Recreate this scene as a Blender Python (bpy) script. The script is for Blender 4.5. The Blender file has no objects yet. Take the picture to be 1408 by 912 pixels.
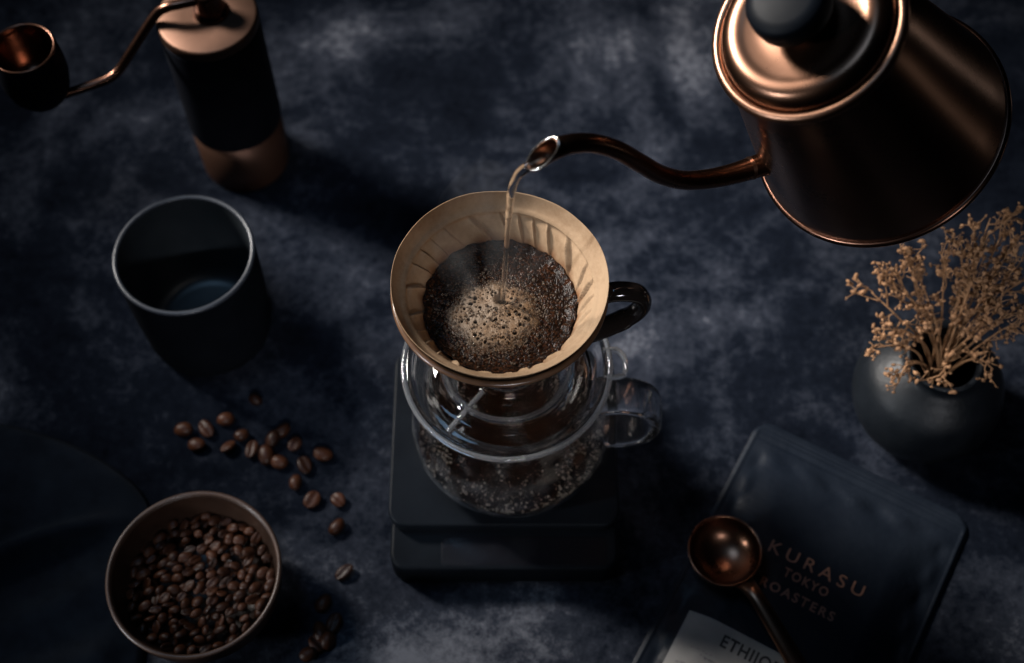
import bpy, bmesh, math, random
import numpy as np
from mathutils import Vector, Matrix, noise as mnoise

random.seed(7)
rng = np.random.default_rng(7)
sc = bpy.context.scene
COL = sc.collection
R = math.radians

# ------------------------------------------------------------------ camera
F, TH, D = 1900.0, R(61), 0.75                      # focal length in photo pixels, depression, distance to table
FW = np.array([0, math.cos(TH), -math.sin(TH)])
UP = np.array([0, math.sin(TH), math.cos(TH)])
RT = np.array([1.0, 0, 0])
CAM = -D * FW


def un(x, y, z=0.0):
    """photo pixel -> point on the horizontal plane at height z"""
    d = FW + RT * (x - 704) / F - UP * (y - 456) / F
    return CAM + d * (z - CAM[2]) / d[2]


def un_plane(x, y, p0, n):
    d = FW + RT * (x - 704) / F - UP * (y - 456) / F
    return CAM + d * (np.dot(np.array(p0) - CAM, n) / np.dot(d, n))


cd = bpy.data.cameras.new('camera')
cam = bpy.data.objects.new('camera', cd)
COL.objects.link(cam)
cam.location = CAM
cam.rotation_euler = (R(90) - TH, 0, 0)
cd.sensor_width = 36
cd.lens = 36 * F / 1408
cd.clip_start = 0.01
cd.clip_end = 20
cd.dof.use_dof = True
cd.dof.focus_distance = float(np.dot(np.array([0, -0.085, 0.150]) - CAM, FW))
cd.dof.aperture_fstop = 6.3
sc.camera = cam

# ------------------------------------------------------------------ light
w = bpy.data.worlds.new('World')
sc.world = w
w.use_nodes = True
bg = w.node_tree.nodes['Background']
bg.inputs[0].default_value = (0.35, 0.5, 0.9, 1)
bg.inputs[1].default_value = 0.0012


def area(name, loc, target, size, size_y, energy, color, spread=180):
    l = bpy.data.lights.new(name, 'AREA')
    l.shape = 'RECTANGLE'
    l.size, l.size_y = size, size_y
    l.energy = energy
    l.color = color
    l.spread = R(spread)
    o = bpy.data.objects.new(name, l)
    COL.objects.link(o)
    o.location = loc
    o.rotation_euler = (Vector(target) - Vector(loc)).to_track_quat('-Z', 'Y').to_euler()
    return o


area('window_light', (-0.80, 0.46, 0.78), (0.035, 0.065, 0.09), 0.26, 0.26, 1.36, (1.0, 0.94, 0.88), 29)
area('added_blue_fill', (-0.34, 0.0, 1.20), (-0.16, -0.02, 0), 0.30, 0.30, 0.16, (0.36, 0.64, 1.0), 60)  # added blue fill with no visible source, lifts the cup's inside
area('added_strip_lamp', (0.12, -0.66, 0.56), (0.03, -0.07, 0.09), 0.46, 0.022, 0.08, (0.95, 0.95, 1.0), 18)  # added lamp out of frame, for highlights on the front glass rims
area('added_side_lamp', (-0.54, -0.34, 0.33), (0.02, -0.08, 0.09), 0.022, 0.36, 0.07, (0.9, 0.95, 1.0), 16)  # added low lamp at the left, edges the glass with highlights
area('added_streak_lamp_side', (0.74, -0.05, 0.14), (0.16, 0.0, 0.22), 0.020, 0.22, 0.0005, (1.0, 0.90, 0.80), 24)  # added unseen lamp strip that draws a streak on the kettle
area('added_streak_lamp_back', (0.70, 0.24, 0.14), (0.17, 0.02, 0.22), 0.035, 0.22, 0.0007, (1.0, 0.90, 0.80), 24)  # second added strip out of frame, for the kettle's other streak

sc.view_settings.view_transform = 'Standard'
sc.view_settings.look = 'None'
sc.view_settings.gamma = 1
sc.view_settings.exposure = 0
sc.view_settings.use_curve_mapping = False
sc.render.engine = 'CYCLES'
cy = sc.cycles
cy.use_denoising = True
try:
    cy.denoiser = 'OPENIMAGEDENOISE'
except Exception:
    pass
cy.max_bounces = 14
cy.transmission_bounces = 14
cy.transparent_max_bounces = 12
cy.glossy_bounces = 6
cy.diffuse_bounces = 3
cy.sample_clamp_indirect = 3.0
cy.blur_glossy = 0.3
cy.use_adaptive_sampling = False

# ------------------------------------------------------------------ materials


def mat(name, base=(0.5, 0.5, 0.5), rough=0.5, metal=0.0, **kw):
    m = bpy.data.materials.new(name)
    m.use_nodes = True
    b = m.node_tree.nodes['Principled BSDF']
    b.inputs['Base Color'].default_value = (*base, 1)
    b.inputs['Roughness'].default_value = rough
    b.inputs['Metallic'].default_value = metal
    for k, v in kw.items():
        b.inputs[k.replace('_', ' ')].default_value = v
    return m


def N(m, t, **inp):
    n = m.node_tree.nodes.new(t)
    for k, v in inp.items():
        k2 = k.replace('_', ' ')
        if k2 in n.inputs:
            n.inputs[k2].default_value = v
        else:
            setattr(n, k, v)
    return n


def L(m, a, b):
    m.node_tree.links.new(a, b)


def P(m):
    return m.node_tree.nodes['Principled BSDF']


def ramp(m, src, stops):
    r = N(m, 'ShaderNodeValToRGB')
    e = r.color_ramp.elements
    while len(e) < len(stops):
        e.new(0.5)
    for i, (p, c) in enumerate(stops):
        e[i].position = p
        e[i].color = (*c, 1) if len(c) == 3 else c
    L(m, src, r.inputs[0])
    return r


def bump(m, src, strength=0.3, dist=0.001, chain=None):
    b = N(m, 'ShaderNodeBump', Strength=strength, Distance=dist)
    L(m, src, b.inputs['Height'])
    if chain:
        L(m, chain.outputs[0], b.inputs['Normal'])
    L(m, b.outputs[0], P(m).inputs['Normal'])
    return b


def noise(m, scale, detail=4, rough=0.5, coord='Object', dist=0.0, vec=None):
    n = N(m, 'ShaderNodeTexNoise', Scale=scale, Detail=detail, Roughness=rough, Distortion=dist)
    if vec is None:
        tc = N(m, 'ShaderNodeTexCoord')
        vec = tc.outputs[coord]
        if m.name.startswith('dappled_light_plaster'):
            mp_ = N(m, 'ShaderNodeMapping'); mp_.inputs['Location'].default_value = (3.42, 1.98, 0.4)  # shifts the painted light patches across the table
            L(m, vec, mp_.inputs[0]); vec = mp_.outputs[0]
    L(m, vec, n.inputs['Vector'])
    return n


def varied(m, scale, c1, c2, rough=None, bumps=None):
    """colour mottling, roughness mottling and fine relief"""
    n = noise(m, scale, 6, 0.6)
    r = ramp(m, n.outputs[0], [(0.3, c1), (0.7, c2)])
    L(m, r.outputs[0], P(m).inputs['Base Color'])
    if rough:
        mr = N(m, 'ShaderNodeMapRange')
        mr.inputs[3].default_value, mr.inputs[4].default_value = rough
        n2 = noise(m, scale * 2.3, 5, 0.65)
        L(m, n2.outputs[0], mr.inputs[0])
        L(m, mr.outputs[0], P(m).inputs['Roughness'])
    if bumps:
        n3 = noise(m, bumps[0], 4, 0.6)
        bump(m, n3.outputs[0], bumps[1], bumps[2])
    return m


# table: hand painted plaster board; palest patches stand in for dappled light
m_table = mat('dappled_light_plaster', rough=0.95, Specular_IOR_Level=0.03)
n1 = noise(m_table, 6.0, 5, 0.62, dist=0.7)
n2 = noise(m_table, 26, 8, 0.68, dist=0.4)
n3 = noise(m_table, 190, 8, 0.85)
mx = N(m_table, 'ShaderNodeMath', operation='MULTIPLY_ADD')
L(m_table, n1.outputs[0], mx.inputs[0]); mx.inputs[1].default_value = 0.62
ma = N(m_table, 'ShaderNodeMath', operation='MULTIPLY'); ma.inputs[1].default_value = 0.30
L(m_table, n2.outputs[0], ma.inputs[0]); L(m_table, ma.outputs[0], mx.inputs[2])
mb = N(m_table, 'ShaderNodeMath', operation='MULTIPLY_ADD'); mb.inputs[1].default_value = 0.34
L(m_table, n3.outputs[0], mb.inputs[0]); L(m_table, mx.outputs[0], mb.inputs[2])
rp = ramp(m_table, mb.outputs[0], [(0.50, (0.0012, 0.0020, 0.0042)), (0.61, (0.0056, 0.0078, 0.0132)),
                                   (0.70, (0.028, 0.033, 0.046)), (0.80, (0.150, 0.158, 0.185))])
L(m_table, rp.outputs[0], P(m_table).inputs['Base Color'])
bp1 = bump(m_table, n2.outputs[0], 0.35, 0.004)
bump(m_table, n3.outputs[0], 0.5, 0.0014, bp1)

m_copper = varied(mat('aged_copper', (0.55, 0.27, 0.15), 0.28, 1.0), 18, (0.21, 0.11, 0.07), (0.32, 0.18, 0.12), (0.26, 0.38))
m_copper_dull = varied(mat('dull_copper', (0.3, 0.14, 0.09), 0.45, 1.0), 18, (0.085, 0.043, 0.029), (0.14, 0.072, 0.050), (0.20, 0.30))
m_copper_brush = varied(mat('brushed_copper', (0.5, 0.25, 0.15), 0.42, 1.0), 22, (0.10, 0.056, 0.039), (0.15, 0.085, 0.060), (0.42, 0.55))
m_kettle = varied(mat('polished_copper', (0.42, 0.19, 0.10), 0.2, 1.0), 12, (0.175, 0.09, 0.056), (0.25, 0.137, 0.092), (0.22, 0.34))
m_copper_wood = varied(mat('copper_lower_band', (0.32, 0.13, 0.07), 0.45, 0.7), 15, (0.085, 0.042, 0.027), (0.14, 0.068, 0.044), (0.4, 0.55))
m_steel = mat('bright_steel', (0.75, 0.72, 0.68), 0.15, 1.0)
m_scoop = varied(mat('dark_copper', (0.2, 0.1, 0.06), 0.28, 1.0), 25, (0.18, 0.085, 0.052), (0.30, 0.155, 0.10), (0.22, 0.34))
m_black = varied(mat('matte_black', (0.012, 0.013, 0.017), 0.6), 30, (0.004, 0.005, 0.008), (0.009, 0.010, 0.014), (0.5, 0.7), (900, 0.1, 0.0005))
m_knob = varied(mat('black_phenolic', (0.02, 0.022, 0.028), 0.38), 40, (0.004, 0.006, 0.010), (0.007, 0.010, 0.015), (0.4, 0.55))
m_mug = varied(mat('dark_stoneware', (0.02, 0.024, 0.032), 0.5), 25, (0.0025, 0.0035, 0.0055), (0.0055, 0.007, 0.010), (0.62, 0.78), (500, 0.15, 0.0006))
m_muginner = varied(mat('mug_inner_sheen', (0.03, 0.04, 0.055), 0.4), 40, (0.013, 0.017, 0.021), (0.024, 0.029, 0.034), (0.3, 0.45))  # paler and bluer than the outside, standing in for a sheen of light
m_mugrim = mat('bare_rim', (0.035, 0.04, 0.05), 0.35)
m_gloss_black = mat('glazed_black_ceramic', (0.012, 0.009, 0.008), 0.08, 0.0, Coat_Weight=0.4)
m_rim_bronze = varied(mat('bronze_glaze', (0.07, 0.038, 0.022), 0.2), 40, (0.03, 0.016, 0.010), (0.13, 0.07, 0.04), (0.12, 0.3))
m_glass = mat('clear_glass', (1, 1, 1), 0.0, 0.0, Transmission_Weight=1.0, IOR=1.47)
m_glassd = mat('server_glass', (0.97, 0.98, 1.0), 0.0, 0.0, Transmission_Weight=1.0, IOR=1.47)


def fogged(m, lo, hi, scale, tint):
    # condensation: patchy fog and pin-point droplets clinging to clear glass
    n_a = noise(m, scale, 4, 0.65)
    n_b = N(m, 'ShaderNodeTexVoronoi', Scale=scale * 22)
    tc_ = N(m, 'ShaderNodeTexCoord'); L(m, tc_.outputs['Object'], n_b.inputs['Vector'])
    r_a = ramp(m, n_a.outputs[0], [(0.47, (0, 0, 0)), (0.62, (1, 1, 1))])
    r_b = ramp(m, n_b.outputs['Distance'], [(0.18, (1, 1, 1)), (0.42, (0.1, 0.1, 0.1))])
    mu = N(m, 'ShaderNodeMath', operation='MULTIPLY')
    L(m, r_a.outputs[0], mu.inputs[0]); L(m, r_b.outputs[0], mu.inputs[1])
    mr_ = N(m, 'ShaderNodeMapRange'); mr_.inputs[3].default_value, mr_.inputs[4].default_value = lo, hi
    L(m, mu.outputs[0], mr_.inputs[0])
    df_ = N(m, 'ShaderNodeBsdfDiffuse', Color=(*tint, 1)); tl_ = N(m, 'ShaderNodeBsdfTranslucent', Color=(*tint, 1))
    ad_ = N(m, 'ShaderNodeMixShader'); ad_.inputs[0].default_value = 0.5
    L(m, df_.outputs[0], ad_.inputs[1]); L(m, tl_.outputs[0], ad_.inputs[2])
    mi_ = N(m, 'ShaderNodeMixShader')
    L(m, mr_.outputs[0], mi_.inputs[0]); L(m, P(m).outputs[0], mi_.inputs[1]); L(m, ad_.outputs[0], mi_.inputs[2])
    L(m, mi_.outputs[0], m.node_tree.nodes['Material Output'].inputs[0])


m_glassb = mat('fogged_glass', (1, 1, 1), 0.0, 0.0, Transmission_Weight=1.0, IOR=1.47)
fogged(m_glassb, 0.0, 0.16, 85, (0.82, 0.82, 0.85))
m_glassp = mat('plate_glass', (1, 1, 1), 0.0, 0.0, Transmission_Weight=1.0, IOR=1.47)
fogged(m_glassp, 0.0, 0.05, 60, (0.85, 0.85, 0.88))
m_glassh = mat('handle_glass', (0.95, 0.96, 0.98), 0.0, 0.0, Transmission_Weight=0.993, IOR=1.5)
m_edge = mat('glass_edge_highlight', (0.92, 0.94, 0.97), 0.03, 0.0, Transmission_Weight=0.93, IOR=1.5)  # whitish body colour paints in the bright highlight along glass edges
m_water = mat('water', (1, 1, 1), 0.0, 0.0, Transmission_Weight=1.0, IOR=1.33)
m_drop = mat('condensation', (0.9, 0.87, 0.83), 0.08, 0.0, Transmission_Weight=0.75, IOR=1.33)
m_liquid = mat('brewed_coffee', (0.010, 0.004, 0.002), 0.04)
m_scale = varied(mat('scale_plastic', (0.011, 0.013, 0.017), 0.4), 40, (0.004, 0.005, 0.007), (0.007, 0.009, 0.012), (0.32, 0.46), (1500, 0.08, 0.0003))
m_scale_gl = mat('scale_display', (0.006, 0.006, 0.008), 0.22, 0.0, Specular_IOR_Level=0.2)
m_bowl = varied(mat('bowl_glaze', (0.05, 0.028, 0.02), 0.35), 40, (0.018, 0.010, 0.007), (0.04, 0.021, 0.014), (0.28, 0.45))
m_bowlrim = varied(mat('bowl_rim', (0.2, 0.14, 0.11), 0.35), 60, (0.045, 0.026, 0.018), (0.095, 0.056, 0.04), (0.25, 0.45))
m_bean = varied(mat('roasted_bean', (0.09, 0.035, 0.018), 0.38), 90, (0.022, 0.007, 0.0033), (0.060, 0.021, 0.0093), (0.3, 0.5), (700, 0.25, 0.0006))
oi = N(m_bean, 'ShaderNodeObjectInfo')
hs = N(m_bean, 'ShaderNodeHueSaturation')
vr = N(m_bean, 'ShaderNodeMapRange'); vr.inputs[3].default_value, vr.inputs[4].default_value = 0.5, 1.35
L(m_bean, oi.outputs['Random'], vr.inputs[0]); L(m_bean, vr.outputs[0], hs.inputs['Value'])
lk = P(m_bean).inputs['Base Color'].links[0]
src_ = lk.from_socket
L(m_bean, src_, hs.inputs['Color']); L(m_bean, hs.outputs[0], P(m_bean).inputs['Base Color'])
m_vase = varied(mat('vase_glaze', (0.03, 0.035, 0.042), 0.42), 45, (0.0025, 0.004, 0.006), (0.008, 0.010, 0.013), (0.34, 0.55), (420, 0.25, 0.0008))
m_stem = varied(mat('dry_stem', (0.22, 0.12, 0.06), 0.8), 60, (0.16, 0.075, 0.03), (0.32, 0.17, 0.08))
m_bud = varied(mat('dry_bud', (0.36, 0.2, 0.1), 0.75), 140, (0.12, 0.057, 0.025), (0.40, 0.21, 0.10))
m_foil = mat('copper_foil_print', (0.30, 0.145, 0.095), 0.5, 0.25)
m_ink = mat('black_ink', (0.012, 0.012, 0.014), 0.7)
m_ink2 = mat('faded_ink', (0.13, 0.12, 0.13), 0.8)
m_sticker = varied(mat('sticker_paper', (0.6, 0.58, 0.55), 0.75), 60, (0.19, 0.184, 0.178), (0.25, 0.243, 0.235), None, (900, 0.12, 0.0004))
m_bag = varied(mat('bag_film', (0.02, 0.024, 0.04), 0.42), 35, (0.005, 0.0078, 0.0135), (0.010, 0.014, 0.0215), (0.34, 0.52), (240, 0.3, 0.0012))

m_cloth = mat('linen', (0.012, 0.016, 0.026), 0.95)
tcx = N(m_cloth, 'ShaderNodeTexCoord')
wv1 = N(m_cloth, 'ShaderNodeTexWave', Scale=420.0, Distortion=1.2, Detail=2.0); wv1.bands_direction = 'X'
wv2 = N(m_cloth, 'ShaderNodeTexWave', Scale=420.0, Distortion=1.2, Detail=2.0); wv2.bands_direction = 'Y'
L(m_cloth, tcx.outputs['Object'], wv1.inputs[0]); L(m_cloth, tcx.outputs['Object'], wv2.inputs[0])
wm = N(m_cloth, 'ShaderNodeMath', operation='ADD')
L(m_cloth, wv1.outputs['Fac'], wm.inputs[0]); L(m_cloth, wv2.outputs['Fac'], wm.inputs[1])
bump(m_cloth, wm.outputs[0], 0.6, 0.0006)
nc = noise(m_cloth, 60, 5, 0.7)
rc = ramp(m_cloth, nc.outputs[0], [(0.3, (0.0035, 0.0060, 0.0105)), (0.7, (0.0100, 0.0150, 0.0240))])
L(m_cloth, rc.outputs[0], P(m_cloth).inputs['Base Color'])
P(m_cloth).inputs['Sheen Weight'].default_value = 0.03

for q_, l_ in ((m_black, 0.06), (m_mug, 0.06), (m_scale, 0.05), (m_bag, 0.16), (m_vase, 0.24), (m_bean, 0.22), (m_bowl, 0.25), (m_cloth, 0.05), (m_knob, 0.16)):
    P(q_).inputs['Specular IOR Level'].default_value = l_

# kraft filter paper: fibres, slight translucency
m_paper = mat('kraft_paper', (0.5, 0.34, 0.2), 0.85)
np1 = noise(m_paper, 380, 6, 0.75)
np2 = noise(m_paper, 35, 4, 0.6)
mp = N(m_paper, 'ShaderNodeMath', operation='MULTIPLY_ADD'); mp.inputs[1].default_value = 0.5
L(m_paper, np1.outputs[0], mp.inputs[0]); L(m_paper, np2.outputs[0], mp.inputs[2])
rpp = ramp(m_paper, mp.outputs[0], [(0.5, (0.25, 0.148, 0.076)), (0.9, (0.43, 0.29, 0.175))])
# wet stain low in the cone
at = N(m_paper, 'ShaderNodeAttribute', attribute_name='wet')
wx = N(m_paper, 'ShaderNodeMixRGB', blend_type='MULTIPLY')
wx.inputs[2].default_value = (0.52, 0.33, 0.20, 1)
L(m_paper, at.outputs['Fac'], wx.inputs[0]); L(m_paper, rpp.outputs[0], wx.inputs[1])
L(m_paper, wx.outputs[0], P(m_paper).inputs['Base Color'])
bump(m_paper, np1.outputs[0], 0.25, 0.0005)
tr = N(m_paper, 'ShaderNodeBsdfTranslucent')
L(m_paper, wx.outputs[0], tr.inputs[0])
ms = N(m_paper, 'ShaderNodeMixShader'); ms.inputs[0].default_value = 0.2
out = m_paper.node_tree.nodes['Material Output']
L(m_paper, P(m_paper).outputs[0], ms.inputs[1]); L(m_paper, tr.outputs[0], ms.inputs[2]); L(m_paper, ms.outputs[0], out.inputs[0])

m_bed = mat('coffee_bed', rough=0.3, Specular_IOR_Level=0.12)
ac = N(m_bed, 'ShaderNodeAttribute', attribute_name='bed')
L(m_bed, ac.outputs['Color'], P(m_bed).inputs['Base Color'])
ar = N(m_bed, 'ShaderNodeAttribute', attribute_name='gloss')
L(m_bed, ar.outputs['Fac'], P(m_bed).inputs['Roughness'])
nb = noise(m_bed, 1400, 3, 0.6)
bump(m_bed, nb.outputs[0], 0.4, 0.0004)

# ------------------------------------------------------------------ mesh helpers


def link(name, me, m=None, parent=None, smooth=True, recalc=False):
    if recalc:
        b = bmesh.new(); b.from_mesh(me)
        bmesh.ops.recalc_face_normals(b, faces=b.faces)
        b.to_mesh(me); b.free()
    if smooth:
        me.polygons.foreach_set('use_smooth', [True] * len(me.polygons))
    if m:
        me.materials.append(m)
    o = bpy.data.objects.new(name, me)
    COL.objects.link(o)
    if parent:
        o.parent = parent
    return o


def mesh(name, v, f):
    me = bpy.data.meshes.new(name)
    me.from_pydata([tuple(map(float, p)) for p in v], [], f)
    me.update()
    return me


def lathe(name, prof, m, parent=None, seg=96, smooth=True, closed=False):
    """prof: list of (r, z); points with r == 0 become poles; closed joins last to first"""
    v, rings = [], []
    for r, z in prof:
        if r <= 1e-9:
            rings.append([len(v)]); v.append((0, 0, z))
        else:
            rings.append(list(range(len(v), len(v) + seg)))
            for k in range(seg):
                a = 2 * math.pi * k / seg
                v.append((r * math.cos(a), r * math.sin(a), z))
    f = []
    pairs = list(zip(rings, rings[1:])) + ([(rings[-1], rings[0])] if closed else [])
    for A, B in pairs:
        for k in range(seg):
            k2 = (k + 1) % seg
            if len(A) == 1 and len(B) == 1:
                continue
            if len(A) == 1:
                f.append((A[0], B[k2], B[k]))
            elif len(B) == 1:
                f.append((A[k], A[k2], B[0]))
            else:
                f.append((A[k], A[k2], B[k2], B[k]))
    return link(name, mesh(name, v, f), m, parent, smooth, recalc=True)


def arc(cx, cz, r, a0, a1, n=8):
    return [(cx + r * math.cos(R(a0 + (a1 - a0) * i / n)), cz + r * math.sin(R(a0 + (a1 - a0) * i / n))) for i in range(n + 1)]


def spline(pts, n=8):
    pts = [np.array(p, float) for p in pts]
    P_ = [2 * pts[0] - pts[1]] + pts + [2 * pts[-1] - pts[-2]]
    o = []
    for i in range(1, len(P_) - 2):
        a, b, c, d = P_[i - 1:i + 3]
        for k in range(n):
            t = k / n
            o.append(0.5 * (2 * b + (c - a) * t + (2 * a - 5 * b + 4 * c - d) * t * t + (3 * b - a - 3 * c + d) * t ** 3))
    o.append(pts[-1])
    return o


def tube_vf(pts, rads, seg=12, caps=True, up=(0, 0, 1), base=0):
    """rads: radius or (side, up) pairs per point"""
    pts = [np.array(p, float) for p in pts]
    v, f = [], []
    u_prev = None
    for i, p in enumerate(pts):
        t = pts[min(i + 1, len(pts) - 1)] - pts[max(i - 1, 0)]
        t = t / (np.linalg.norm(t) + 1e-12)
        if u_prev is None:
            u = np.array(up, float)
            if abs(np.dot(u, t)) > 0.95:
                u = np.array([1.0, 0.1, 0])
        else:
            u = u_prev
        u = u - t * np.dot(u, t); u /= np.linalg.norm(u)
        u_prev = u
        s = np.cross(t, u)
        r = rads[i] if hasattr(rads, '__len__') else rads
        rs, ru = r if hasattr(r, '__len__') else (r, r)
        for k in range(seg):
            a = 2 * math.pi * k / seg
            v.append(p + s * rs * math.cos(a) + u * ru * math.sin(a))
    for i in range(len(pts) - 1):
        for k in range(seg):
            k2 = (k + 1) % seg
            f.append((base + i * seg + k, base + i * seg + k2, base + (i + 1) * seg + k2, base + (i + 1) * seg + k))
    if caps:
        f.append(tuple(base + k for k in range(seg))[::-1])
        f.append(tuple(base + (len(pts) - 1) * seg + k for k in range(seg)))
    return v, f


def tube(name, pts, rads, m, parent=None, seg=16, caps=True, up=(0, 0, 1)):
    v, f = tube_vf(pts, rads, seg, caps, up)
    return link(name, mesh(name, v, f), m, parent, recalc=True)


def lerp_list(a, n):
    xs = np.linspace(0, len(a) - 1, n)
    return list(np.interp(xs, range(len(a)), a))


def empty(name, loc, label, cat, group=None, rot=(0, 0, 0)):
    o = bpy.data.objects.new(name, None)
    o.empty_display_size = 0.01
    COL.objects.link(o)
    o.location = loc
    o.rotation_euler = rot
    return tag(o, label, cat, group)


def tag(o, label, cat, group=None):
    o['label'] = label
    o['category'] = cat
    if group:
        o['group'] = group
    return o


def box(name, x0, x1, y0, y1, z0, z1, rad, bev, m, parent=None, seg=10):
    """rounded-corner slab with bevelled top and bottom edges"""
    def outline(ins, z):
        r = max(rad - ins, 0.0005)
        pts = []
        for cx, cyy, a0 in ((x1 - rad, y1 - rad, 0), (x0 + rad, y1 - rad, 90), (x0 + rad, y0 + rad, 180), (x1 - rad, y0 + rad, 270)):
            for i in range(seg + 1):
                a = R(a0 + 90 * i / seg)
                pts.append((cx + r * math.cos(a), cyy + r * math.sin(a), z))
        return pts
    lv = []
    for i in range(4):
        a = R(90 * i / 3); lv.append((bev * (1 - math.sin(a)), z0 + bev * (1 - math.cos(a))))
    for i in range(4):
        a = R(90 * i / 3); lv.append((bev * (1 - math.cos(a)), z1 - bev * (1 - math.sin(a))))
    v, f = [], []
    n = 4 * (seg + 1)
    for ins, z in lv:
        v += outline(ins, z)
    for j in range(len(lv) - 1):
        for k in range(n):
            k2 = (k + 1) % n
            f.append((j * n + k, j * n + k2, (j + 1) * n + k2, (j + 1) * n + k))
    f.append(tuple(range(n))[::-1])
    f.append(tuple((len(lv) - 1) * n + k for k in range(n)))
    me = mesh(name, v, f)
    o = link(name, me, m, parent, recalc=True)
    for p in me.polygons:
        if len(p.vertices) > 4:
            p.use_smooth = False
    return o


def smoothstep(a, b, x):
    t = np.clip((x - a) / (b - a), 0, 1)
    return t * t * (3 - 2 * t)


# ------------------------------------------------------------------ setting
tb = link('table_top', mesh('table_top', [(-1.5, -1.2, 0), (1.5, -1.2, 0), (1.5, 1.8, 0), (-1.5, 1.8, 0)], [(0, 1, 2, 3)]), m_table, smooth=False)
tb['kind'] = 'structure'

# ------------------------------------------------------------------ scale
AX = un(687, 399, 0.163)
ax, ay = AX[0], AX[1]
Z0 = 0.163          # dripper rim
ZP = 0.028          # weighing platform
SX, SY = ax + 0.0045, ay - 0.0060
scl = empty('kitchen_scale', (-0.004, -0.085, 0), 'flat black kitchen scale under the glass server', 'scale')
ox, oy = -0.004, -0.085
box('base', -0.0592 - ox, 0.0515 - ox, -0.1415 - oy, -0.030 - oy, 0.0, 0.0185, 0.009, 0.0018, m_scale, scl)
box('platform', -0.0600 - ox, 0.0522 - ox, -0.1225 - oy, -0.0265 - oy, 0.0205, ZP, 0.009, 0.0012, m_scale, scl)
box('platform_support', -0.050 - ox, 0.042 - ox, -0.115 - oy, -0.036 - oy, 0.0183, 0.0207, 0.006, 0.0004, m_black, scl)
box('display', -0.034 - ox, 0.046 - ox, -0.1392 - oy, -0.1245 - oy, 0.0180, 0.01862, 0.002, 0.0001, m_scale_gl, scl)

# ------------------------------------------------------------------ glass server
srv = empty('glass_server', (SX, SY, ZP + 0.0003), 'round clear glass coffee server standing on the black scale', 'coffee server')
ZS = 0.0685        # height of server
ctrl_o = [(0.030, 0.0), (0.0385, 0.0016), (0.0440, 0.006), (0.0474, 0.015), (0.0476, 0.025), (0.0448, 0.040), (0.0395, 0.054), (0.0365, 0.063), (0.0372, ZS)]
so = [tuple(p) for p in spline(ctrl_o, 6)]
th = 0.0016
si = [(max(r - th, 0.001), max(z, 0.0032)) for r, z in so]
si = [p for p in si if p[1] > 0.00321]
prof = [(0.0, 0.0012), (0.024, 0.0012), (0.028, 0.0002)] + so + arc(0.0372 - th / 2, ZS, th / 2, 0, 180, 6)[1:-1] + si[::-1] + [(0.034, 0.0032), (0.0, 0.0030)]
lathe('body', prof, m_glassb, srv, 128)
# strap handle
hp = spline([(0.0405, 0, 0.0500), (0.052, 0, 0.0535), (0.0635, 0, 0.0490), (0.0690, 0, 0.0370), (0.0655, 0, 0.0245), (0.0570, 0, 0.0180), (0.0470, 0, 0.0165)], 7)
v, f = [], []
SG = 20
for i, p in enumerate(hp):
    t = hp[min(i + 1, len(hp) - 1)] - hp[max(i - 1, 0)]
    t /= np.linalg.norm(t)
    n_ = np.array([t[2], 0, -t[0]])
    for k in range(SG):
        a = 2 * math.pi * k / SG
        c, s_ = math.cos(a), math.sin(a)
        wy = 0.0094 * np.sign(c) * abs(c) ** 0.45
        wn = 0.0027 * np.sign(s_) * abs(s_) ** 0.6
        v.append(p + np.array([0, wy, 0]) + n_ * wn)
for i in range(len(hp) - 1):
    for k in range(SG):
        k2 = (k + 1) % SG
        f.append((i * SG + k, i * SG + k2, (i + 1) * SG + k2, (i + 1) * SG + k))
f.append(tuple(range(SG))[::-1]); f.append(tuple((len(hp) - 1) * SG + k for k in range(SG)))
h = link('handle', mesh('handle', v, f), m_glassh, srv, recalc=True)
h.rotation_euler = (0, 0, R(-3))
# condensation beads on the inside
ico = bmesh.new(); bmesh.ops.create_icosphere(ico, subdivisions=2, radius=1.0)
iv = np.array([q.co[:] for q in ico.verts]); ifc = [[q.index for q in fc.verts] for fc in ico.faces]; ico.free()
ico = bmesh.new(); bmesh.ops.create_icosphere(ico, subdivisions=1, radius=1.0)
iv1 = np.array([q.co[:] for q in ico.verts]); ifc1 = [[q.index for q in fc.verts] for fc in ico.faces]; ico.free()
szs = np.array([p[1] for p in so]); srs = np.array([p[0] for p in so])
order = np.argsort(szs)
v, f = [], []
for i in range(1600):
    z = 0.0125 + 0.048 * rng.random() ** 1.2
    r_ = np.interp(z, szs[order], srs[order]) - th
    a = rng.random() * 2 * math.pi
    s_ = 0.00010 + 0.00045 * rng.random() ** 6
    if mnoise.noise(Vector((math.cos(a) * 3, math.sin(a) * 3, z * 90))) < -0.18:
        continue
    nrm = np.array([math.cos(a), math.sin(a), 0])
    tan = np.array([-math.sin(a), math.cos(a), 0])
    c = nrm * (r_ - 0.0001) + np.array([0, 0, z])
    b0 = len(v)
    for q in iv1:
        v.append(c + nrm * q[0] * s_ * 0.5 + tan * q[1] * s_ + np.array([0, 0, q[2] * s_ * (1 + rng.random() * 0.0)]))
    f += [[b0 + x for x in t] for t in ifc1]
dr = link('condensation', mesh('condensation', v, f), m_drop, srv)
dr['kind'] = 'stuff'
# brewed coffee inside
zl = 0.0165
lr = [(max(r - th - 0.0003, 0), z) for r, z in so if 0.0035 < z < zl]
rl = float(np.interp(zl, szs[order], srs[order])) - th - 0.0003
cf = lathe('brewed_coffee', [(0, 0.0035), (0.033, 0.0035)] + lr + [(rl, zl + 0.0006), (rl - 0.0008, zl), (0, zl)], m_liquid, None, 96)
cf.location = (SX, SY, ZP + 0.0003)
tag(cf, 'dark brewed coffee pooled in the bottom of the glass server', 'coffee')

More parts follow.
